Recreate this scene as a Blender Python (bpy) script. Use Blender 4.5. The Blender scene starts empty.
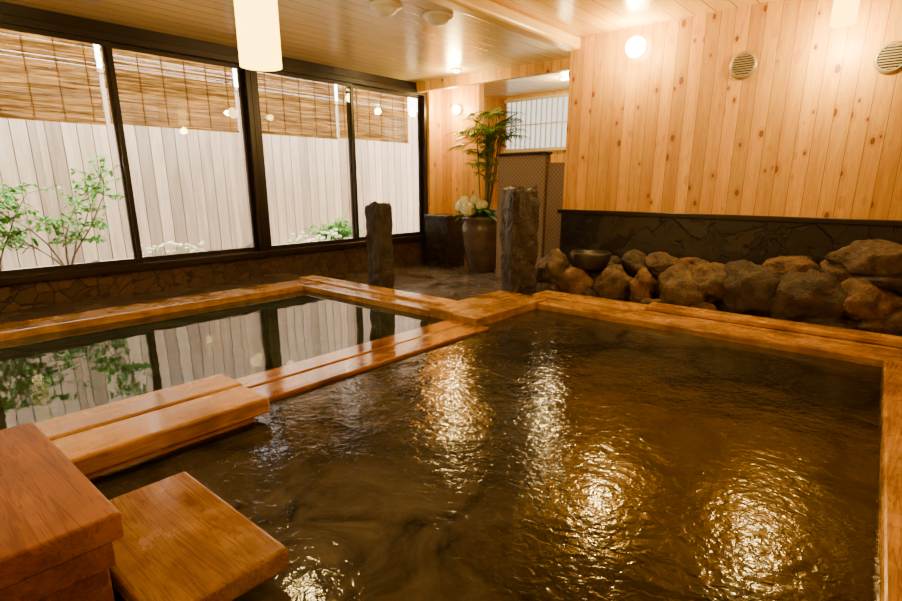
import bpy, bmesh, math, random
from mathutils import Vector, Matrix, noise
random.seed(7)
S=bpy.context.scene
COL=S.collection

# ---------------------------------------------------------------- materials
class NB:
    def __init__(s,name):
        s.m=bpy.data.materials.new(name); s.m.use_nodes=True
        s.nt=s.m.node_tree; s.nt.nodes.clear()
        s.out=s.nt.nodes.new('ShaderNodeOutputMaterial')
    def n(s,t,**kw):
        x=s.nt.nodes.new(t)
        for k,v in kw.items(): setattr(x,k,v)
        return x
    def l(s,a,b): s.nt.links.new(a,b)
    def val(s,sock,v):
        if isinstance(v,bpy.types.NodeSocket): s.l(v,sock)
        else: sock.default_value=v
    def math(s,op,a,b=None,c=None):
        x=s.n('ShaderNodeMath',operation=op); s.val(x.inputs[0],a)
        if b is not None: s.val(x.inputs[1],b)
        if c is not None: s.val(x.inputs[2],c)
        return x.outputs[0]
    def mix(s,f,a,b,bt='MIX'):
        x=s.n('ShaderNodeMix',data_type='RGBA',blend_type=bt)
        s.val(x.inputs[0],f); s.val(x.inputs[6],a); s.val(x.inputs[7],b)
        return x.outputs[2]
    def ramp(s,f,stops):
        x=s.n('ShaderNodeValToRGB'); s.l(f,x.inputs[0])
        e=x.color_ramp.elements
        while len(e)<len(stops): e.new(.5)
        for i,(p,c) in enumerate(stops):
            e[i].position=p; e[i].color=c if len(c)==4 else (*c,1)
        return x.outputs[0]
    def pos(s):
        g=s.n('ShaderNodeNewGeometry'); return g.outputs['Position']
    def scale(s,v,sc,off=None):
        x=s.n('ShaderNodeVectorMath',operation='MULTIPLY'); s.l(v,x.inputs[0]); x.inputs[1].default_value=sc
        r=x.outputs[0]
        if off is not None:
            y=s.n('ShaderNodeVectorMath',operation='ADD'); s.l(r,y.inputs[0]); s.val(y.inputs[1],off); r=y.outputs[0]
        return r
    def noise(s,v,scale,detail=4,rough=.5,dist=0):
        x=s.n('ShaderNodeTexNoise'); s.l(v,x.inputs['Vector']); x.inputs['Scale'].default_value=scale
        x.inputs['Detail'].default_value=detail; x.inputs['Roughness'].default_value=rough; x.inputs['Distortion'].default_value=dist
        return x.outputs[0]
    def bump(s,h,strength=.3,dist=.01,normal=None):
        x=s.n('ShaderNodeBump'); s.l(h,x.inputs['Height']); x.inputs['Strength'].default_value=strength; x.inputs['Distance'].default_value=dist
        if normal is not None: s.l(normal,x.inputs['Normal'])
        return x.outputs[0]
    def pbr(s,col,rough=.5,normal=None,metal=0,ior=1.5,**kw):
        x=s.n('ShaderNodeBsdfPrincipled')
        s.val(x.inputs['Base Color'],col if not isinstance(col,tuple) else (*col[:3],1))
        s.val(x.inputs['Roughness'],rough); x.inputs['Metallic'].default_value=metal; x.inputs['IOR'].default_value=ior
        if normal is not None: s.l(normal,x.inputs['Normal'])
        for k,v in kw.items(): s.val(x.inputs[k.replace('_',' ')],v)
        s.l(x.outputs[0],s.out.inputs[0]); return x

AX={'x':0,'y':1,'z':2}
def wood(name,c1,c2,grain='y',boards=None,bw=.12,knots=False,rough=.4,seam=.02,var=.25,seamdark=.35,coat=0.0,gs=1.0,blotch=.0,ring=0.35):
    b=NB(name); P=b.pos(); sep=b.n('ShaderNodeSeparateXYZ'); b.l(P,sep.inputs[0])
    oi=b.n('ShaderNodeObjectInfo').outputs['Random']
    sc=[13*gs]*3; sc[AX[grain]]=.9*gs
    idx=None
    if boards:
        q=b.math('DIVIDE',sep.outputs[AX[boards]],bw); idx=b.math('FLOOR',q); fr=b.math('FRACT',q)
        wn=b.n('ShaderNodeTexWhiteNoise',noise_dimensions='1D'); b.l(idx,wn.inputs['W']); rnd=wn.outputs[0]
    else: rnd=oi
    off=b.n('ShaderNodeCombineXYZ'); o=b.math('MULTIPLY',rnd,37.0)
    for i in range(3): b.l(o,off.inputs[i])
    v=b.scale(P,tuple(sc),off.outputs[0])
    g=b.noise(v,1.0,5,.6,.6)
    col=b.ramp(g,[(.3,c1),(.7,c2)])
    v2=b.scale(v,(2.7,2.7,2.7)); g2=b.noise(v2,1.5,3,.6)
    rg=b.math('SINE',b.math('MULTIPLY',g,70.0)); rg=b.ramp(rg,[(.35,(0,0,0)),(1.0,(1,1,1))])
    col=b.mix(b.math('MULTIPLY',rg,ring),col,(c1[0]*.62,c1[1]*.45,c1[2]*.35,1))
    col=b.mix(b.math('MULTIPLY',b.ramp(g2,[(.5,(0,0,0)),(.72,(1,1,1))]),.3),col,(c1[0]*.6,c1[1]*.5,c1[2]*.4,1))
    br=b.math('MULTIPLY_ADD',rnd,var,1-var*.6)
    hs=b.n('ShaderNodeHueSaturation'); b.l(col,hs.inputs['Color']); b.l(br,hs.inputs['Value']); col=hs.outputs[0]
    rgh=rough
    if blotch>0:
        bl=b.noise(P,2.6,6,.65); f=b.ramp(bl,[(.45,(0,0,0)),(.62,(1,1,1))])
        col=b.mix(b.math('MULTIPLY',f,blotch),col,(c1[0]*.3,c1[1]*.22,c1[2]*.2,1))
        rgh=b.math('MULTIPLY_ADD',f,-.18,rough+.04)
    if knots:
        ks=[8.5]*3; ks[AX[grain]]=5.0
        kv=b.scale(P,tuple(ks),off.outputs[0])
        vo=b.n('ShaderNodeTexVoronoi'); b.l(kv,vo.inputs['Vector']); vo.inputs['Scale'].default_value=1
        sc2=b.n('ShaderNodeSeparateColor'); b.l(vo.outputs['Color'],sc2.inputs[0])
        keep=b.math('GREATER_THAN',sc2.outputs[0],.12)
        rad=b.math('MULTIPLY_ADD',sc2.outputs[1],.11,.07)
        core=b.math('LESS_THAN',vo.outputs['Distance'],rad)
        halo=b.math('LESS_THAN',vo.outputs['Distance'],b.math('MULTIPLY',rad,2.0))
        col=b.mix(b.math('MULTIPLY',b.math('MULTIPLY',halo,keep),.35),col,(.48,.17,.02,1))
        col=b.mix(b.math('MULTIPLY',b.math('MULTIPLY',core,keep),.9),col,(.20,.055,.008,1))
    h=b.math('MULTIPLY',g2,.3)
    if boards:
        s1=b.math('LESS_THAN',fr,seam)
        col=b.mix(s1,col,(c1[0]*seamdark,c1[1]*seamdark*.8,c1[2]*seamdark*.7,1))
        h=b.math('SUBTRACT',h,s1)
    nrm=b.bump(h,.45,.004)
    b.pbr(col,rgh,nrm,Coat_Weight=coat,Coat_Roughness=.10)
    return b.m

def stone(name,c1,c2,scale=6,rough=.7,bs=.6):
    b=NB(name); P=b.pos(); g=b.noise(P,scale,8,.62); g2=b.noise(P,scale*6,4,.6)
    col=b.ramp(g,[(.3,c1),(.68,c2)])
    col=b.mix(b.math('MULTIPLY',g2,.55),col,(c1[0]*.5,c1[1]*.5,c1[2]*.5,1))
    b.pbr(col,rough,b.bump(b.math('ADD',g,b.math('MULTIPLY',g2,.5)),bs,.035)); return b.m

def flagstone(name,cells,grout,scale=4,rough=.3,w=.04,stretch=(1,1,1),wobble=.35,tilt=.5):
    b=NB(name); P=b.pos(); wob=b.noise(P,2.5,3)
    cx=b.n('ShaderNodeCombineXYZ')
    for i in range(3): b.l(b.math('MULTIPLY',wob,wobble),cx.inputs[i])
    v=b.scale(P,stretch,cx.outputs[0])
    v1=b.n('ShaderNodeTexVoronoi',feature='DISTANCE_TO_EDGE'); b.l(v,v1.inputs['Vector']); v1.inputs['Scale'].default_value=scale
    v2=b.n('ShaderNodeTexVoronoi'); b.l(v,v2.inputs['Vector']); v2.inputs['Scale'].default_value=scale
    sc=b.n('ShaderNodeSeparateColor'); b.l(v2.outputs['Color'],sc.inputs[0])
    col=b.ramp(sc.outputs[0],[(i/(len(cells)-1),c) for i,c in enumerate(cells)])
    n=b.noise(P,9,6,.65)
    col=b.mix(b.math('MULTIPLY',n,.7),col,(cells[0][0]*.4,cells[0][1]*.4,cells[0][2]*.4,1))
    e=b.ramp(v1.outputs['Distance'],[(w*.5,(0,0,0)),(w*1.4,(1,1,1))])
    col=b.mix(e,(*grout,1),col)
    b.pbr(col,b.math('MULTIPLY_ADD',n,.35,rough-.15),b.bump(b.math('ADD',b.math('ADD',e,b.math('MULTIPLY',n,.6)),b.math('MULTIPLY',sc.outputs[1],tilt)),.6,.012)); return b.m

def plain(name,c,rough=.5,metal=0,**kw):
    b=NB(name); P=b.pos(); n=b.noise(P,30,3); col=b.mix(b.math('MULTIPLY',n,.2),(*c,1),(c[0]*.7,c[1]*.7,c[2]*.7,1))
    b.pbr(col,rough,metal=metal,**kw); return b.m
def emis(name,c,s):
    b=NB(name); e=b.n('ShaderNodeEmission'); e.inputs[0].default_value=(*c,1); e.inputs[1].default_value=s; b.l(e.outputs[0],b.out.inputs[0]); return b.m

def water(name,deep,milky,big,mid,fine,rough=.06,foam=None,sc=4.0):
    b=NB(name); P=b.pos()
    g=b.noise(P,.8,4,.5,.6); g3=b.noise(P,2.2,6,.6,.8)
    col=b.ramp(g,[(.35,deep),(.75,milky)])
    # submerged paving stones, faintly visible through the bath water
    wv=b.noise(P,1.5,2); cx=b.n('ShaderNodeCombineXYZ')
    for i in range(2): b.l(b.math('MULTIPLY',wv,.5),cx.inputs[i])
    vv=b.scale(P,(1,1,0),cx.outputs[0])
    v1=b.n('ShaderNodeTexVoronoi',feature='DISTANCE_TO_EDGE'); b.l(vv,v1.inputs['Vector']); v1.inputs['Scale'].default_value=1.9
    jt=b.ramp(v1.outputs['Distance'],[(.0,(1,1,1)),(.09,(0,0,0))])
    v2=b.n('ShaderNodeTexVoronoi'); b.l(vv,v2.inputs['Vector']); v2.inputs['Scale'].default_value=1.9
    s2=b.n('ShaderNodeSeparateColor'); b.l(v2.outputs['Color'],s2.inputs[0])
    col=b.mix(b.math('MULTIPLY',s2.outputs[0],.6),col,(milky[0]*1.4,milky[1]*1.4,milky[2]*1.45,1))
    col=b.mix(b.math('MULTIPLY',jt,.75),col,(deep[0]*.3,deep[1]*.3,deep[2]*.3,1))
    col=b.mix(b.math('MULTIPLY',b.ramp(g3,[(.48,(0,0,0)),(.8,(1,1,1))]),.35),col,(milky[0]*1.5,milky[1]*1.5,milky[2]*1.5,1))
    if foam:
        vm=b.n('ShaderNodeVectorMath',operation='DISTANCE'); b.l(P,vm.inputs[0]); vm.inputs[1].default_value=foam
        g4=b.noise(P,3.0,7,.7,1.2)
        fm=b.math('MULTIPLY',b.ramp(vm.outputs['Value'],[(.20,(1,1,1)),(.9,(0,0,0))]),b.ramp(g4,[(.40,(0,0,0)),(.75,(1,1,1))]))
        col=b.mix(b.math('MULTIPLY',fm,.5),col,(.24,.21,.15,1))
    w0=b.noise(P,sc*.35,2,.5,.4); w1=b.noise(P,sc,2,.5,.8); w2=b.noise(P,sc*7,2,.5,.6)
    n=b.bump(w0,1.0,big); n=b.bump(w1,1.0,mid,n); n=b.bump(w2,1.0,fine,n)
    b.pbr(col,rough,n,ior=1.33); return b.m

M={}
W1=(.74,.36,.035); W2=(.90,.55,.078)
M['wall']=wood('hinoki_wall_boards',W1,W2,'z','x',.118,True,.40,.035,.38,.30,ring=.30)
M['wally']=wood('hinoki_wall_boards_side',W1,W2,'z','y',.118,True,.40,.035,.38,.30,ring=.30)
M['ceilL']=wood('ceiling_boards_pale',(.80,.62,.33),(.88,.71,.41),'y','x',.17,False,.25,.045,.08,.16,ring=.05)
M['ceilR']=wood('ceiling_boards_lamplit',(.76,.44,.06),(.86,.56,.10),'y','x',.17,False,.25,.045,.12,.25,ring=.1)  # orange lamplight put into the board colour
RA=(.43,.205,.024); RB=(.76,.45,.080)
M['rimx']=wood('cypress_rim_x',RA,RB,'x',rough=.25,var=.45,blotch=.55,coat=.15,ring=.65)
M['rimy']=wood('cypress_rim_y',RA,RB,'y',rough=.25,var=.45,blotch=.55,coat=.15,ring=.65)
M['wet']=wood('wet_cypress',(.28,.095,.008),(.58,.27,.030),'y',rough=.10,var=.2,blotch=.7,coat=.8,ring=.5)
M['boxw']=wood('worn_bath_box_wood',(.24,.09,.020),(.46,.20,.050),'x',rough=.38,var=.25,blotch=.5,ring=.55)
M['beam']=wood('beam_wood',(.82,.54,.11),(.92,.68,.18),'y',rough=.35,var=.1,ring=.1)
M['frame']=plain('dark_bronze_aluminium',(.018,.011,.007),.35,.3)
M['floor']=flagstone('wet_flagstone',[(.05,.04,.034),(.11,.09,.07),(.20,.16,.12)],(.16,.12,.09),3.6,.18,.02,(1,1,1),.5,.1)
M['sillst']=flagstone('brown_wall_stone',[(.045,.024,.014),(.13,.066,.032),(.08,.045,.025)],(.014,.008,.005),7.5,.5,.04,(1,1,1.2),.5)
M['slate']=flagstone('dark_slate_wall',[(.008,.008,.008),(.034,.031,.030),(.055,.048,.040),(.014,.013,.013)],(.004,.004,.004),3.4,.34,.014,(1,1,1.3),1.3)
M['rock']=stone('river_rock_brown',(.026,.018,.011),(.23,.145,.078),11,.5,.95)
M['rock2']=stone('river_rock_dark',(.016,.012,.009),(.12,.078,.048),12,.42,.95)
M['rock3']=stone('river_rock_red',(.040,.021,.012),(.29,.155,.072),10,.5,.95)
M['basalt']=stone('basalt_pillar',(.008,.0065,.006),(.055,.034,.022),9,.4,1.0)
M['gran']=stone('black_granite',(.012,.011,.011),(.045,.04,.035),20,.25,.1)
M['pot']=stone('glazed_pot',(.09,.065,.055),(.16,.12,.095),5,.22,.08)
M['soil']=stone('soil',(.02,.01,.005),(.05,.03,.02),20,.9,.5)
M['leaf']=plain('leaf_green',(.07,.22,.02),.35,Subsurface_Weight=.1)
M['leafo']=plain('leaf_light_green',(.10,.42,.03),.5)
M['petal']=plain('petal_white',(.9,.9,.62),.6)
M['cane']=plain('palm_cane',(.16,.13,.04),.6)
M['bark']=plain('bark',(.16,.11,.07),.8)
M['white']=plain('white_plastic',(.85,.80,.70),.4)
M['vent']=plain('vent_aluminium',(.38,.32,.22),.35,.3)
M['vdark']=plain('vent_shadow',(.025,.018,.012),.6)
M['shade']=emis('lamp_shade_paper',(1.0,.60,.08),11)
M['shade2']=emis('lamp_glass',(1.0,.72,.24),70)
M['metal']=plain('lamp_metal',(.5,.4,.25),.3,.8)
M['shoji']=emis('backlit_paper',(1.0,.95,.82),1.8)
M['water2']=water('bath_water_brown',(.009,.008,.005),(.034,.029,.019),.012,.006,.0027,.10,(-1.25,.85,.16),4.0)
M['water1']=water('bath_water_clear',(.010,.013,.007),(.026,.032,.018),.003,.0018,.0002,.010,None,2.2)
M['gravel']=stone('garden_gravel',(.50,.46,.38),(.75,.70,.60),30,.9,.4)
M['fence']=wood('weathered_fence',(.38,.27,.18),(.60,.47,.34),'z','y',.165,False,.8,.05,.5,.25,ring=.15)
M['brown']=plain('basin_wood_dark',(.014,.011,.010),.5)

b=NB('woven_stone_screen'); P=b.pos()
sep=b.n('ShaderNodeSeparateXYZ'); b.l(P,sep.inputs[0])
a1=b.math('FRACT',b.math('MULTIPLY',b.math('ADD',sep.outputs[0],sep.outputs[2]),18)); a2=b.math('FRACT',b.math('MULTIPLY',b.math('SUBTRACT',sep.outputs[0],sep.outputs[2]),18))
mk=b.math('MAXIMUM',b.math('LESS_THAN',a1,.25),b.math('LESS_THAN',a2,.25))
b.pbr(b.mix(mk,(.30,.22,.14,1),(.17,.12,.075,1)),.6,b.bump(mk,.5,.006)); M['screen']=b.m

b=NB('window_glass'); tr=b.n('ShaderNodeBsdfTransparent'); gl=b.n('ShaderNodeBsdfGlossy'); gl.inputs['Roughness'].default_value=.01
fr=b.n('ShaderNodeFresnel'); fr.inputs[0].default_value=1.35; mx=b.n('ShaderNodeMixShader')
b.l(fr.outputs[0],mx.inputs[0]); b.l(tr.outputs[0],mx.inputs[1]); b.l(gl.outputs[0],mx.inputs[2]); b.l(mx.outputs[0],b.out.inputs[0]); M['glass']=b.m

b=NB('bamboo_blind'); df=b.n('ShaderNodeBsdfDiffuse'); tl=b.n('ShaderNodeBsdfTranslucent'); mx=b.n('ShaderNodeMixShader'); mx.inputs[0].default_value=.5
P=b.pos(); n=b.noise(b.scale(P,(1,2.5,70)),1,4,.7); c=b.ramp(n,[(.36,(.34,.22,.08)),(.64,(.98,.76,.40))])
b.l(c,df.inputs[0]); b.l(c,tl.inputs[0]); b.l(df.outputs[0],mx.inputs[1]); b.l(tl.outputs[0],mx.inputs[2]); b.l(mx.outputs[0],b.out.inputs[0]); M['blind']=b.m

# ---------------------------------------------------------------- geometry helpers
def empty(name,loc=(0,0,0)):
    o=bpy.data.objects.new(name,None); o.location=loc; COL.objects.link(o); o.empty_display_size=.1; return o
def obj(name,verts,faces,mat,parent=None,smooth=False):
    vs=[Vector(v) for v in verts]
    lo=Vector([min(v[i] for v in vs) for i in range(3)]); hi=Vector([max(v[i] for v in vs) for i in range(3)])
    c=(lo+hi)/2
    me=bpy.data.meshes.new(name); me.from_pydata([v-c for v in vs],[],faces)
    me.materials.append(mat)
    if smooth: me.polygons.foreach_set('use_smooth',[True]*len(me.polygons))
    me.update()
    o=bpy.data.objects.new(name,me); COL.objects.link(o)
    if parent is not None:
        o.parent=parent; o.location=c-parent.location
    else: o.location=c
    return o
def boxg(x0,x1,y0,y1,z0,z1,rot=0):
    vs=[(x0,y0,z0),(x1,y0,z0),(x1,y1,z0),(x0,y1,z0),(x0,y0,z1),(x1,y0,z1),(x1,y1,z1),(x0,y1,z1)]
    if rot:
        c=Vector(((x0+x1)/2,(y0+y1)/2,0)); R=Matrix.Rotation(rot,3,'Z'); vs=[tuple(R@(Vector(v)-c)+c) for v in vs]
    return vs,[(0,3,2,1),(4,5,6,7),(0,1,5,4),(1,2,6,5),(2,3,7,6),(3,0,4,7)]
def merge(gs):
    V=[];F=[]
    for v,f in gs:
        n=len(V); V+=list(v); F+=[tuple(i+n for i in q) for q in f]
    return V,F
def box(name,x0,x1,y0,y1,z0,z1,mat,parent=None,bev=0,rot=0):
    v,f=boxg(x0,x1,y0,y1,z0,z1,rot); o=obj(name,v,f,mat,parent)
    if bev:
        m=o.modifiers.new('b','BEVEL'); m.width=bev; m.segments=3
    return o
def lathe(prof,c,seg=32,axis='z'):
    V=[];F=[]
    for r,h in prof:
        for i in range(seg):
            a=2*math.pi*i/seg; p=(r*math.cos(a),r*math.sin(a),h)
            if axis=='y': p=(p[0],-h,p[1])
            if axis=='x': p=(-h,p[0],p[1])
            V.append((c[0]+p[0],c[1]+p[1],c[2]+p[2]))
    for j in range(len(prof)-1):
        for i in range(seg):
            a=j*seg+i; b_=j*seg+(i+1)%seg; F.append((a,b_,b_+seg,a+seg))
    F.append(tuple(range(seg))[::-1]); F.append(tuple(range((len(prof)-1)*seg,len(prof)*seg)))
    return V,F
def tube(pts,r0,r1=None,seg=6):
    r1=r0 if r1 is None else r1; V=[];F=[]; n=len(pts)
    for j,p in enumerate(pts):
        p=Vector(p); d=(Vector(pts[min(j+1,n-1)])-Vector(pts[max(j-1,0)])).normalized()
        u=d.orthogonal().normalized(); w=d.cross(u); r=r0+(r1-r0)*j/(n-1)
        for i in range(seg):
            a=2*math.pi*i/seg; V.append(tuple(p+u*r*math.cos(a)+w*r*math.sin(a)))
    for j in range(n-1):
        for i in range(seg):
            a=j*seg+i;b_=j*seg+(i+1)%seg; F.append((a,b_,b_+seg,a+seg))
    F.append(tuple(range(seg))[::-1]); F.append(tuple(range((n-1)*seg,n*seg)))
    return V,F
def rockg(c,r,seed,sub=4,amp=.22,cuts=0):
    rn=random.Random(seed*13+1)
    bm=bmesh.new(); bmesh.ops.create_icosphere(bm,subdivisions=sub,radius=1)
    o=Vector((seed*3.7,seed*1.3,seed*5.1))
    planes=[]
    for _ in range(cuts):
        n=Vector((rn.uniform(-1,1),rn.uniform(-1,.4),rn.uniform(-.6,1))).normalized(); planes.append((n,rn.uniform(.66,.88)))
    V=[]
    for v in bm.verts:
        p=v.co.copy()
        for n,d in planes:
            e=p.dot(n)-d
            if e>0: p-=n*e*.8
        k=1+amp*noise.noise(p*1.3+o)*1.4+amp*.45*noise.noise(p*3.2+o)+.08*noise.noise(p*9+o)*min(1,amp*4)
        p=p*k
        V.append((c[0]+p.x*r[0]*1.08,c[1]+p.y*r[1]*1.05,c[2]+p.z*r[2]*1.08))
    F=[tuple(v.index for v in f.verts) for f in bm.faces]; bm.free(); return V,F
def leafg(base,dirv,L,W,droop=.2,up=Vector((0,0,1)),seg=4):
    base=Vector(base); d=Vector(dirv).normalized(); s=d.cross(up)
    if s.length<.01: s=Vector((1,0,0))
    s.normalize(); V=[];F=[]
    for i in range(seg+1):
        t=i/seg; p=base+d*L*t+Vector((0,0,-droop*L*t*t)); w=W*math.sin(math.pi*min(.97,.08+t*.9))*.5
        V+= [tuple(p-s*w),tuple(p+s*w)]
    for i in range(seg): F.append((2*i,2*i+1,2*i+3,2*i+2))
    return V,F

# ---------------------------------------------------------------- room shell
ZC=2.75; YF=8.3
g=[boxg(-6.1,-3.0,3.84,YF,-.6,.04), boxg(-6.1,-5.5,-3,3.84,-.6,.20), boxg(-3.0,2.6,4.91,5.47,-.6,.14),
   boxg(-3.0,-1.5,5.66,YF,-.6,.04),
   boxg(.62,2.6,-3,4.91,-.6,.17), boxg(-5.5,.62,-3,-.76,-.6,.17), boxg(-6.1,2.6,-3,YF,-.75,-.6)]
v,f=merge(g); obj('floor',v,f,M['floor'])
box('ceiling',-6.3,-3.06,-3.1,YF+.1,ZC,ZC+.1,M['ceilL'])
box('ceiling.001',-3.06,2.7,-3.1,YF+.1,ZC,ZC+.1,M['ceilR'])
box('ceiling_beam',-3.14,-2.98,-3,5.5,ZC-.12,ZC,M['beam'],bev=.03)
box('wall_back',-3.1,2.6,5.5,5.65,1.03,ZC,M['wall'])
box('wall_back_stone_base',-3.1,2.6,5.48,5.65,.0,.985,M['slate'])
box('trim_1',-3.13,2.6,5.435,5.66,.985,1.03,M['frame'],bev=.006)
box('wall_right',2.6,2.7,-3,5.65,-.6,ZC,M['wally'])
box('wall_front',-6.2,2.7,-3.1,-3,-.6,ZC,M['wall'])
box('wall_left_stone_base',-6.25,-6.1,-3,6.9,-.6,.44,M['sillst'])
v,f=merge([boxg(-6.25,-6.1,-3,-.78,.44,ZC),boxg(-6.25,-6.1,6.47,YF+.1,.44,ZC),boxg(-6.25,-6.1,6.9,YF+.1,-.6,.44),boxg(-6.25,-6.1,-.78,6.47,2.66,ZC)]); obj('wall_left',v,f,M['wally'])
box('wall_alcove',-6.1,-5.36,6.85,6.97,.04,ZC,M['wall'])
box('wall_far',-6.1,-1.4,YF,YF+.1,-.6,ZC,M['wall'])
box('wall_far_right',-1.5,-1.4,5.65,YF,-.6,ZC,M['wally'])
box('trim_header',-6.1,-3.1,6.25,6.34,ZC-.13,ZC,M['wall'])

def win(name,y0,ym,y1):
    e=empty(name,(-6.15,ym,1.5))
    z0,z1=.44,2.66; x0,x1=-6.2,-6.06
    box('frame_bottom',x0,x1+.03,y0,y1,z0,z0+.07,M['frame'],e,.006)
    box('frame_top',x0,x1,y0,y1,z1-.07,z1,M['frame'],e,.006)
    box('frame_side_1',x0,x1,y0,y0+.06,z0+.07,z1-.07,M['frame'],e,.006)
    box('frame_side_2',x0,x1,y1-.06,y1,z0+.07,z1-.07,M['frame'],e,.006)
    for k,(a,c,xx) in enumerate([(y0+.06,ym+.03,-6.10),(ym-.03,y1-.06,-6.15)]):
        sw=.042
        gs=[boxg(xx-.015,xx+.015,a,a+sw,z0+.07,z1-.07),boxg(xx-.015,xx+.015,c-sw,c,z0+.07,z1-.07),
            boxg(xx-.015,xx+.015,a+sw,c-sw,z0+.07,z0+.12),boxg(xx-.015,xx+.015,a+sw,c-sw,z1-.11,z1-.07)]
        v,f=merge(gs); obj('sash_%d'%(k+1),v,f,M['frame'],e)
        box('glass_%d'%(k+1),xx-.003,xx+.003,a+sw,c-sw,z0+.12,z1-.11,M['glass'],e)
    box('latch',-6.085,-6.055,ym-.03,ym+.01,1.46,1.56,M['frame'],e,.005)
win('window_1',.70,2.13,3.55)
win('window_2',3.551,5.02,6.46)
e=empty('unseen_window',(-6.15,0,1.5))  # out-of-view window added to let in more daylight
for n_,a in (('frame_bottom',(-6.2,-6.03,-.78,.64,.44,.51)),('frame_top',(-6.2,-6.06,-.78,.64,2.59,2.66)),('frame_side',(-6.2,-6.06,-.78,-.72,.51,2.59)),('frame_post',(-6.2,-6.06,.64,.695,.44,2.66))):
    box(n_,*a,M['frame'],e)
box('glass',-6.13,-6.124,-.72,.64,.51,2.59,M['glass'],e)
box('trim_2',-6.1,-6.07,-.78,6.47,2.66,ZC,M['frame'])
box('trim_3',-6.1,-6.02,6.47,6.56,.20,ZC,M['wally'])

yw=YF-.04
e=empty('window_4',(-4.5,yw,2.3))
box('paper',-5.85,-3.3,yw+.01,yw+.025,1.88,2.66,M['shoji'],e)
gs=[boxg(x,x+.02,yw-.02,yw+.01,1.88,2.66) for x in [-5.85+i*.10 for i in range(26)]]+[boxg(-5.88,-3.27,yw-.03,yw+.01,1.84,1.89),boxg(-5.88,-3.27,yw-.03,yw+.01,2.26,2.28),boxg(-5.88,-3.27,yw-.03,yw+.01,2.65,2.70)]
v,f=merge(gs); obj('lattice',v,f,M['white'],e)

# ---------------------------------------------------------------- pools
ZW=.158
box('small_bath_water',-5.2,-2.8,-.45,3.50,-.6,ZW,M['water1'])
box('large_bath_water',-2.75,.3,-.45,4.45,-.6,ZW,M['water2'])
e=empty('small_bath_rim',(-5,2,.2))
box('board_window_side',-5.46,-5.12,-.45,3.42,-.1,.22,M['rimy'],e,.012)
box('board_window_side_outer',-5.5,-5.465,-.45,3.42,-.1,.205,M['wet'],e)
box('board_far_inner',-5.48,-3.23,3.425,3.61,-.1,.215,M['rimx'],e,.012)
box('board_far_outer',-5.5,-3.23,3.62,3.83,-.1,.24,M['rimx'],e,.012)
e=empty('bath_divider',(-2.8,2,.2))
box('wet_board_1',-2.94,-2.75,1.25,3.42,-.1,.188,M['wet'],e,.012)
box('wet_board_2',-2.745,-2.53,1.25,3.41,-.1,.182,M['wet'],e,.012)
box('end_board_1',-3.22,-2.95,3.43,4.50,-.1,.24,M['rimy'],e,.012)
box('end_board_2',-2.945,-2.66,3.40,4.50,-.1,.235,M['rimy'],e,.012)
box('under_board',-2.86,-2.36,-.45,1.25,-.1,.185,M['wet'],e,.02)
box('cover_board_1',-2.83,-2.59,-.45,1.32,.195,.285,M['rimy'],e,.014)
box('cover_board_2',-2.582,-2.32,-.45,1.31,.195,.28,M['rimy'],e,.014)
e=empty('large_bath_rim',(-1,4.6,.2))
box('board_far_inner',-2.655,.9,4.32,4.60,-.1,.215,M['rimx'],e,.014)
box('board_far_outer',-2.9,.9,4.612,4.90,-.1,.225,M['rimx'],e,.014)
box('board_far_top',-1.75,.9,4.64,4.84,.227,.268,M['rimx'],e,.012)
box('board_right',.065,.365,-.3,4.315,-.1,.215,M['rimy'],e,.014,rot=.052)
box('board_right_outer',.38,.62,-.44,4.31,-.1,.2,M['rimy'],e,.014)
box('board_near',-5.4,.6,-.75,-.46,-.1,.21,M['rimx'],e,.014)

# ---------------------------------------------------------------- foreground inlet box + step
e=empty('wooden_bath_inlet_box',(-1.8,0,.3))
box('body',-2.18,-1.43,-.38,.32,-.55,.44,M['boxw'],e,.008)
box('body_band',-2.20,-1.415,-.40,.335,.36,.43,M['boxw'],e,.006)
box('lid_board_1',-2.22,-1.40,.085,.36,.435,.51,M['boxw'],e,.008)
box('lid_board_2',-2.22,-1.40,-.2,.081,.435,.51,M['boxw'],e,.008)
box('lid_board_3',-2.22,-1.40,-.45,-.205,.435,.51,M['boxw'],e,.008)
e=empty('wooden_bath_step',(-1.5,.5,.2))
box('tread',-1.92,-1.24,.345,.72,.21,.28,M['rimx'],e,.014)
box('leg_1',-1.86,-1.78,.56,.66,-.59,.21,M['wet'],e)
box('leg_2',-1.40,-1.32,.56,.66,-.59,.21,M['wet'],e)

# ---------------------------------------------------------------- stone pillars
def pillar(name,cx,cy,r,z1,n,seed,a0):
    rnd=random.Random(seed); rings=30; V=[];F=[]
    offs=[rnd.uniform(.85,1.12) for _ in range(n)]
    sub=8; N=n*sub
    for j in range(rings+1):
        z=.04+(z1-.04)*j/rings
        for i in range(N):
            k=i/sub; i0=int(k); t=k-i0
            def cor(q): a=a0+2*math.pi*(q%n)/n; return Vector((math.cos(a),math.sin(a),0))*r*offs[q%n]
            p=cor(i0).lerp(cor(i0+1),t)
            nz=noise.noise(Vector((p.x*9+seed,p.y*9,z*5)))*.16+noise.noise(Vector((p.x*25+seed,p.y*25,z*14)))*.10
            p*=1+nz+(-.07 if j==rings else 0)
            zz=z+(noise.noise(Vector((p.x*8,p.y*8,seed)))*.07 if j==rings else 0)
            V.append((cx+p.x,cy+p.y,zz))
    for j in range(rings):
        for i in range(N):
            a=j*N+i;b_=j*N+(i+1)%N; F.append((a,b_,b_+N,a+N))
    F.append(tuple(range(N))[::-1]); F.append(tuple(range(rings*N,(rings+1)*N)))
    return obj(name,V,F,M['basalt'])
pillar('stone_pillar',-4.49,4.03,.155,1.10,5,3,.3)
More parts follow.
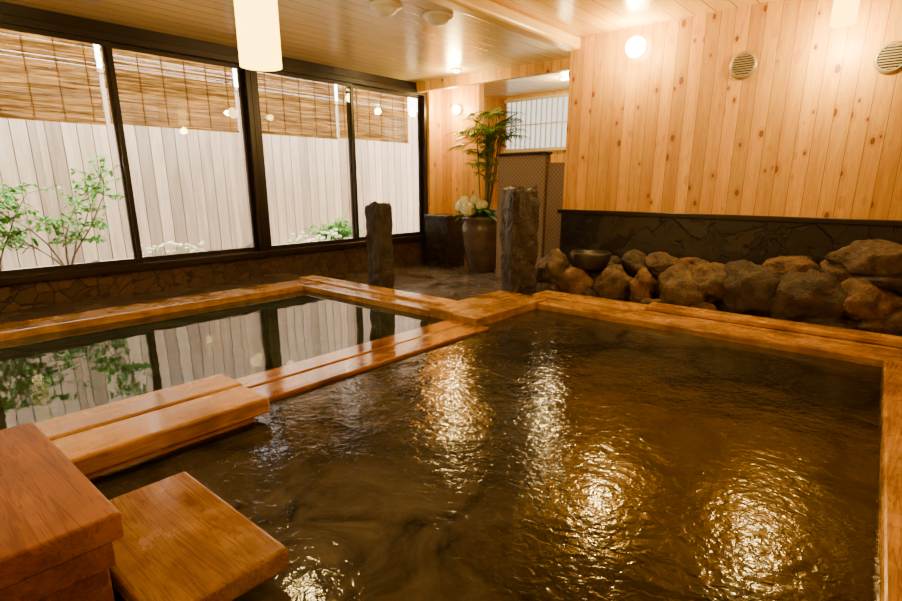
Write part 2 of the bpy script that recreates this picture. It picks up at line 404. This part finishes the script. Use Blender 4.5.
pillar('stone_pillar',-3.16,4.76,.20,1.265,4,11,.15)

# ---------------------------------------------------------------- rocks
rk=[(-3.0,5.16,.42,.15,.17,.17,0),(-2.66,5.11,.30,.19,.15,.18,2),(-2.26,5.11,.31,.19,.15,.18,0),(-2.12,5.28,.53,.15,.12,.11,1),
(-1.97,5.12,.33,.13,.13,.15,2),(-1.86,5.28,.54,.16,.12,.11,0),(-1.60,5.11,.35,.22,.15,.19,0),(-1.6,5.29,.55,.16,.11,.10,2),
(-1.34,5.16,.43,.17,.16,.17,0),(-1.05,5.13,.40,.27,.17,.23,1),(-.80,5.27,.60,.19,.13,.12,2),(-.64,5.13,.38,.27,.17,.22,1),
(-.45,5.28,.60,.16,.12,.12,0),(-.26,5.26,.74,.27,.14,.14,0),(-.24,5.11,.42,.21,.15,.15,2),(-.14,5.2,.59,.2,.14,.09,1),
(-.05,5.07,.30,.2,.12,.12,0),(-.42,5.06,.22,.18,.09,.07,1),(.22,5.13,.34,.24,.17,.2,0),(.3,5.26,.66,.24,.14,.14,1),(.62,5.16,.4,.26,.18,.24,0),
(-2.4,5.30,.35,.2,.12,.2,1),(-1.9,5.31,.32,.2,.11,.18,1),(-1.2,5.31,.36,.22,.12,.22,1),(-.8,5.31,.35,.25,.12,.22,1),(-.3,5.31,.35,.25,.12,.25,1),(.9,5.26,.35,.3,.15,.22,1),
(-2.46,5.03,.20,.09,.07,.07,1),(-1.84,5.03,.20,.10,.07,.06,0),(-1.36,5.03,.21,.11,.07,.07,2),(-.86,5.02,.19,.09,.06,.05,1),(-2.9,5.05,.2,.1,.08,.07,1)]
e=empty('rock_pile',(-1.2,5.2,.14))
for i,(x,y,z,a,b_,c,m) in enumerate(rk):
    v,f=rockg((x,y,z),(a,b_,c),i+1,4,.26,5); obj('rock_%d'%(i+1),v,f,M[('rock','rock2','rock3')[m]],e,True)
v,f=lathe([(.17,.44),(.20,.47),(.215,.60),(.20,.62),(.17,.61),(.15,.53),(.02,.52)],(-2.60,5.25,0))
obj('stone_basin',v,f,M['brown'],None,True)

# ---------------------------------------------------------------- screen, planter, potted plants
e=empty('stone_partition',(-4.0,6.2,.8))
box('panel',-4.46,-3.72,6.12,6.24,.04,1.66,M['screen'],e,.015)
box('side_panel',-3.70,-3.14,6.14,6.22,.04,1.56,M['screen'],e,.01)
box('cap',-4.48,-3.70,6.10,6.245,1.66,1.69,M['gran'],e,.006)
e=empty('granite_planter',(-5.74,6.5,.4))
box('body',-5.94,-5.50,6.28,6.70,.04,.78,M['gran'],e,.012)
box('cap',-5.96,-5.48,6.26,6.72,.78,.84,M['gran'],e,.012)
pc=(-4.96,6.46)
e=empty('potted_palm',(pc[0],pc[1],.04))
v,f=lathe([(.18,.04),(.21,.07),(.27,.30),(.31,.58),(.315,.70),(.29,.76),(.32,.80),(.33,.84),(.30,.85),(.28,.80),(.27,.79)],(pc[0],pc[1],0),40)
obj('pot',v,f,M['pot'],e,True)
v,f=lathe([(.27,.78),(.26,.80),(.01,.81)],(pc[0],pc[1],0),24); obj('soil',v,f,M['soil'],e)
rnd=random.Random(5); G=[];C=[]
ymax=6.82
def okp(g): return all(v[1]<ymax and v[2]<2.58 and not (v[0]>-4.49 and v[2]<1.74) for v in g[0])
for k in range(11):
    a=rnd.uniform(0,6.28); rr=rnd.uniform(.0,.10); top=rnd.uniform(1.4,2.3)
    bx,by=pc[0]+.05+rr*math.cos(a),pc[1]+rr*math.sin(a)*.6; lean=rnd.uniform(.02,.18)
    tx,ty=bx+.10+lean*math.cos(a),by+lean*math.sin(a)*.5-.05
    C.append(tube([(bx,by,.8),((bx+tx)/2,(by+ty)/2,(.8+top)/2),(tx,ty,top)],.011,.008))
    for q in range(6):
        fa=rnd.uniform(0,6.28); L=rnd.uniform(.28,.46); up=rnd.uniform(.2,1.0)
        d=Vector((math.cos(fa),math.sin(fa)*.55-.15,up)).normalized(); st=Vector((tx,ty,top-rnd.uniform(0,.3)))
        pts=[st+d*L*t+Vector((0,0,-.35*L*t*t)) for t in (0,.25,.5,.75,1)]
        if pts[-1].y>ymax-.05 or (pts[-1].x>-4.5 and pts[-1].z<1.75): continue
        C.append(tube([tuple(p) for p in pts],.004,.002,4))
        for i in range(1,9):
            t=i/8; p=st+d*L*t+Vector((0,0,-.35*L*t*t)); sd=d.cross(Vector((0,0,1))).normalized()
            for sgn in (-1,1):
                dd=(d*.8+sd*sgn*.8+Vector((0,0,-.1))).normalized()
                lg=leafg(p,dd,.28*(1.15-.5*t),.026,.45)
                if okp(lg): G.append(lg)
v,f=merge(G); obj('fronds',v,f,M['leaf'],e)
v,f=merge(C); obj('canes',v,f,M['cane'],e)
G=[];L_=[]
for (x,y,z,r) in [(-5.21,6.28,.98,.095),(-5.00,6.18,.94,.11),(-5.10,6.20,1.05,.08),(-4.82,6.26,1.0,.08),(-4.91,6.22,1.08,.065)]:
    for i in range(80):
        u=rnd.uniform(-.4,1); a=rnd.uniform(0,6.28); s_=math.sqrt(max(0,1-u*u)); n_=Vector((s_*math.cos(a),s_*math.sin(a),u))
        c=Vector((x,y,z))+n_*r*rnd.uniform(.97,1.06); t1=n_.orthogonal().normalized(); t2=n_.cross(t1); s=.024
        t1=t1*math.cos(i)+t2*math.sin(i); t2=n_.cross(t1)+n_*.3
        G.append(([tuple(c+t1*s),tuple(c+t2*s),tuple(c-t1*s),tuple(c-t2*s)],[(0,1,2,3)]))
    G.append(rockg((x,y,z),(r*.88,r*.88,r*.88),1,2,.05))
    L_.append(tube([(pc[0],pc[1]-.05,.79),(x,y,z)],.008))
for i in range(100):
    a=rnd.uniform(0,6.28); d=Vector((math.cos(a),math.sin(a)*.7-.2,rnd.uniform(-.1,.8)))
    st=Vector((pc[0]+rnd.uniform(-.14,.14),pc[1]-.1+rnd.uniform(-.1,.1),.86+rnd.uniform(0,.12)))
    lg=leafg(st,d,rnd.uniform(.16,.30),.12,.5)
    if okp(lg): L_.append(lg)
v,f=merge(G); obj('hydrangea_blooms',v,f,M['petal'],e); v,f=merge(L_); obj('hydrangea_leaves',v,f,M['leaf'],e)

# ---------------------------------------------------------------- lamps & fixtures
LC=(1,.71,.26)
def light(name,loc,power,col=LC,rad=.08,parent=None):
    L=bpy.data.lights.new(name,'POINT'); L.energy=power; L.color=col; L.shadow_soft_size=rad
    o=bpy.data.objects.new(name,L); COL.objects.link(o)
    if parent: o.parent=parent; o.location=Vector(loc)-parent.location
    else: o.location=loc
    return o
def pendant(x,y,zb,h,r,P):
    e=empty('pendant_lamp',(x,y,zb))
    v,f=lathe([(r,0),(r,.02),(r*1.0,h*.5),(r,h)],(x,y,zb),32); obj('shade',v,f,M['shade'],e,False)
    v,f=lathe([(r*1.03,0),(r*1.03,.012)],(x,y,zb+h),32); obj('cap',v,f,M['metal'],e)
    if zb+h+.02<ZC:
        v,f=tube([(x,y,zb+h),(x,y,ZC)],.006); obj('cord',v,f,M['metal'],e)
        v,f=lathe([(.05,0),(.05,.03)],(x,y,ZC-.03),20); obj('canopy',v,f,M['metal'],e)
        light('ceiling_fill',(x,y,zb+h+.10),P*.6,rad=.05,parent=e)  # extra light added above the cap to brighten the ceiling
    light('bulb',(x,y,zb-.10),P,rad=.07,parent=e)
pendant(-2.77,1.69,1.89,.48,.105,42)
pendant(-.71,5.22,2.43,.30,.08,58)
pendant(-2.77,-1.3,1.90,.48,.105,30)  # unseen lamp left of the view, added as warm fill
pendant(1.3,1.7,1.90,.48,.105,20)  # unseen lamp right of the view, added as fill light
def sconce(x,y,z,P,r=.06,ax='y',off=.20):
    e=empty('wall_lamp',(x,y,z))
    v,f=lathe([(.055,0),(.055,.03),(.03,.035)],(x,y,z),24,ax); obj('base',v,f,M['metal'],e)
    d=Vector((0,-1,0)) if ax=='y' else Vector((-1,0,0))
    g=Vector((x,y,z))+d*(.03+r*.8); v,f=rockg(tuple(g),(r,r,r),1,3,0); obj('globe',v,f,M['shade2'],e,True)
    light('bulb',tuple(Vector((x,y,z))+d*off),P,rad=.05,parent=e)
sconce(-2.36,5.50,2.55,100,.085)
sconce(-5.74,6.85,2.40,52,.06)
sconce(-3.10,5.575,2.42,6,.04,'x',.14)
def downlight(x,y,P,rad=.05):
    e=empty('ceiling_downlight',(x,y,ZC))
    v,f=lathe([(rad*1.4,0),(rad*1.4,-.012),(rad,-.015)],(x,y,ZC),24); obj('ring',v,f,M['metal'],e)
    v,f=lathe([(rad*.95,-.016),(rad*.9,-.03),(.01,-.04)],(x,y,ZC),24); obj('lens',v,f,M['shade2'],e)
    light('bulb',(x,y,ZC-.14),P,rad=.06,parent=e)
downlight(-5.0,5.9,28)
downlight(-1.0,-1.6,26)  # unseen fixture added behind the camera for fill light
downlight(-4.8,-1.6,16)  # added out of view to fill the window side with light
downlight(-4.2,7.3,50)
downlight(1.6,-1.0,18)  # added fill light behind the camera, unseen
for x,y in ((-3.6,3.99),(-3.74,3.49)):
    v,f=lathe([(.14,0),(.14,-.015),(.12,-.03),(.10,-.03),(.09,-.055),(.05,-.08),(.01,-.085)],(x,y,ZC),32); obj('ceiling_detector' if y>3.8 else 'ceiling_speaker',v,f,M['white'],None,True)
for x,z in ((-1.42,2.285),(-.40,2.21)):
    e=empty('round_wall_vent',(x,5.5,z))
    v,f=lathe([(.112,0),(.112,.012),(.095,.026),(.088,.026),(.085,.012)],(x,5.5,z),36,'y'); obj('ring',v,f,M['vent'],e,True)
    v,f=lathe([(.085,.0125),(.01,.013)],(x,5.5,z),30,'y'); obj('backing',v,f,M['vdark'],e)
    gs=[]
    for i in range(-4,5):
        h=i*.019; w=math.sqrt(.085**2-h*h); gs.append(boxg(x-w,x+w,5.474,5.484,z+h-.0045,z+h+.0045))
    v,f=merge(gs); obj('louvres',v,f,M['vent'],e)

# ---------------------------------------------------------------- exterior garden
box('garden_ground',-12,-6.26,-4,12,.2,.34,M['gravel'])
e=empty('garden_fence',(-8.0,2.5,.34)); gs=[]
rnd=random.Random(2)
for i in range(-24,72):
    y=i*.165; gs.append(boxg(-8.03+rnd.uniform(-.008,.008),-8.0+rnd.uniform(-.004,.004),y+.009,y+.163,.34,2.62))
v,f=merge(gs); obj('boards',v,f,M['fence'],e)
box('backing',-8.06,-8.045,-4,11.8,.34,2.60,M['fence'],e)  # sheet added to keep sky light out of the board gaps
v,f=merge([boxg(-8.12,-8.062,-4,11.8,.7,.78),boxg(-8.12,-8.062,-4,11.8,2.0,2.08),boxg(-8.08,-7.98,-4,11.8,2.62,2.67)]+[boxg(-7.99,-7.95,y,y+.07,.34,2.6) for y in (-.4,1.9,4.2,6.5,8.8)]); obj('rails',v,f,M['fence'],e)
for y0,y1,zb in ((-.7,.66,1.91),(.70,2.12,1.89),(2.16,3.54,1.91),(3.60,5.00,1.92),(5.04,6.4,1.94)):
    gs=[]; z=zb; rb=random.Random(int(y0*100))
    while z<2.70:
        gs.append(boxg(-6.413+rb.uniform(-.003,.003),-6.407,y0+rb.uniform(0,.01),y1-rb.uniform(0,.01),z,z+.0088)); z+=rb.choice((.0090,.0093,.0098,.0105))
    gs.append(boxg(-6.425,-6.395,y0,y1,zb-.02,zb))
    for k in range(6):
        yy=y0+.10+(y1-y0-.20)*k/5; gs.append(boxg(-6.42,-6.40,yy-.004,yy+.004,zb,2.71))
    v,f=merge(gs); obj('bamboo_blind',v,f,M['blind'])
box('blind_rail',-6.44,-6.26,-.8,6.5,2.72,2.76,M['fence'])
def tree(x,y,h,seed,dens=1.0,name='garden_shrub',stems=5,lo=1):
    rnd=random.Random(seed); e=empty(name,(x,y,.34)); C=[];G=[]
    for k in range(stems):
        a=rnd.uniform(0,6.28); p=Vector((x,y,.34)); d=Vector((.12*math.cos(a),.45*math.sin(a),1)); pts=[tuple(p)]
        for s in range(6):
            d+=Vector((rnd.uniform(-.08,.08),rnd.uniform(-.4,.4),rnd.uniform(-.15,.1))); p=p+d.normalized()*h/6; pts.append(tuple(p))
            if s>=lo:
                for b_ in range(3):
                    dd=Vector((rnd.uniform(-.4,.4),rnd.uniform(-1,1),rnd.uniform(-.1,.6))).normalized(); q=p+dd*rnd.uniform(.18,.34)
                    C.append(tube([tuple(p),tuple(q)],.004,.002,4))
                    for i in range(int(14*dens)):
                        st=p.lerp(q,rnd.uniform(.2,1.05)); ld=Vector((rnd.uniform(-1,1),rnd.uniform(-1,1),rnd.uniform(-.4,.6)))
                        G.append(leafg(st,ld,rnd.uniform(.05,.085),.038,.2,seg=2))
        C.append(tube(pts,.011,.004,6))
    v,f=merge(C); obj('branches',v,f,M['bark'],e); v,f=merge(G); obj('leaves',v,f,M['leafo'],e)
tree(-7.1,1.75,1.15,4,1.4,stems=5)
tree(-7.1,1.15,.95,33,1.5,stems=4)
tree(-7.1,-.2,1.3,21,2.0,lo=0)
tree(-7.1,5.4,.30,12,1.0)
for i,(x,y,r) in enumerate(((-6.75,1.85,.15),(-7.0,3.35,.11),(-7.1,4.0,.14))):
    v,f=rockg((x,y,.38),(r,r*1.3,r*.7),i+20,4,.2,3); obj('garden_rock',v,f,M['rock2'],None,True)
e=empty('garden_flowers',(-6.7,2.6,.34)); G=[];L_=[]
for y0 in (2.35,2.65,2.95,4.4,4.7,5.0):
    for k in range(14):
        x=-6.65+rnd.uniform(-.12,.12); y=y0+rnd.uniform(-.15,.15); z=.36+rnd.uniform(.10,.28)
        L_.append(tube([(x,y,.34),(x,y,z)],.003,.002,4))
        L_.append(leafg((x,y,.38),(rnd.uniform(-1,1),rnd.uniform(-1,1),.8),.16,.045,.5))
        G.append(rockg((x,y,z),(.03,.03,.02),k,1,.1))
v,f=merge(G); obj('blooms',v,f,M['petal'],e); v,f=merge(L_); obj('leaves',v,f,M['leafo'],e)

# ---------------------------------------------------------------- world & camera
w=bpy.data.worlds.new('sky'); S.world=w; w.use_nodes=True
bg=w.node_tree.nodes['Background']; bg.inputs[0].default_value=(1,.97,.92,1); bg.inputs[1].default_value=16.0
cd=bpy.data.cameras.new('camera'); co=bpy.data.objects.new('camera',cd); COL.objects.link(co)
co.location=(0,0,1.30); co.rotation_euler=(math.radians(90-15.1),0,math.radians(40.8))
cd.sensor_width=36; cd.lens=21.59; cd.shift_y=.0327; cd.clip_start=.02
S.camera=co
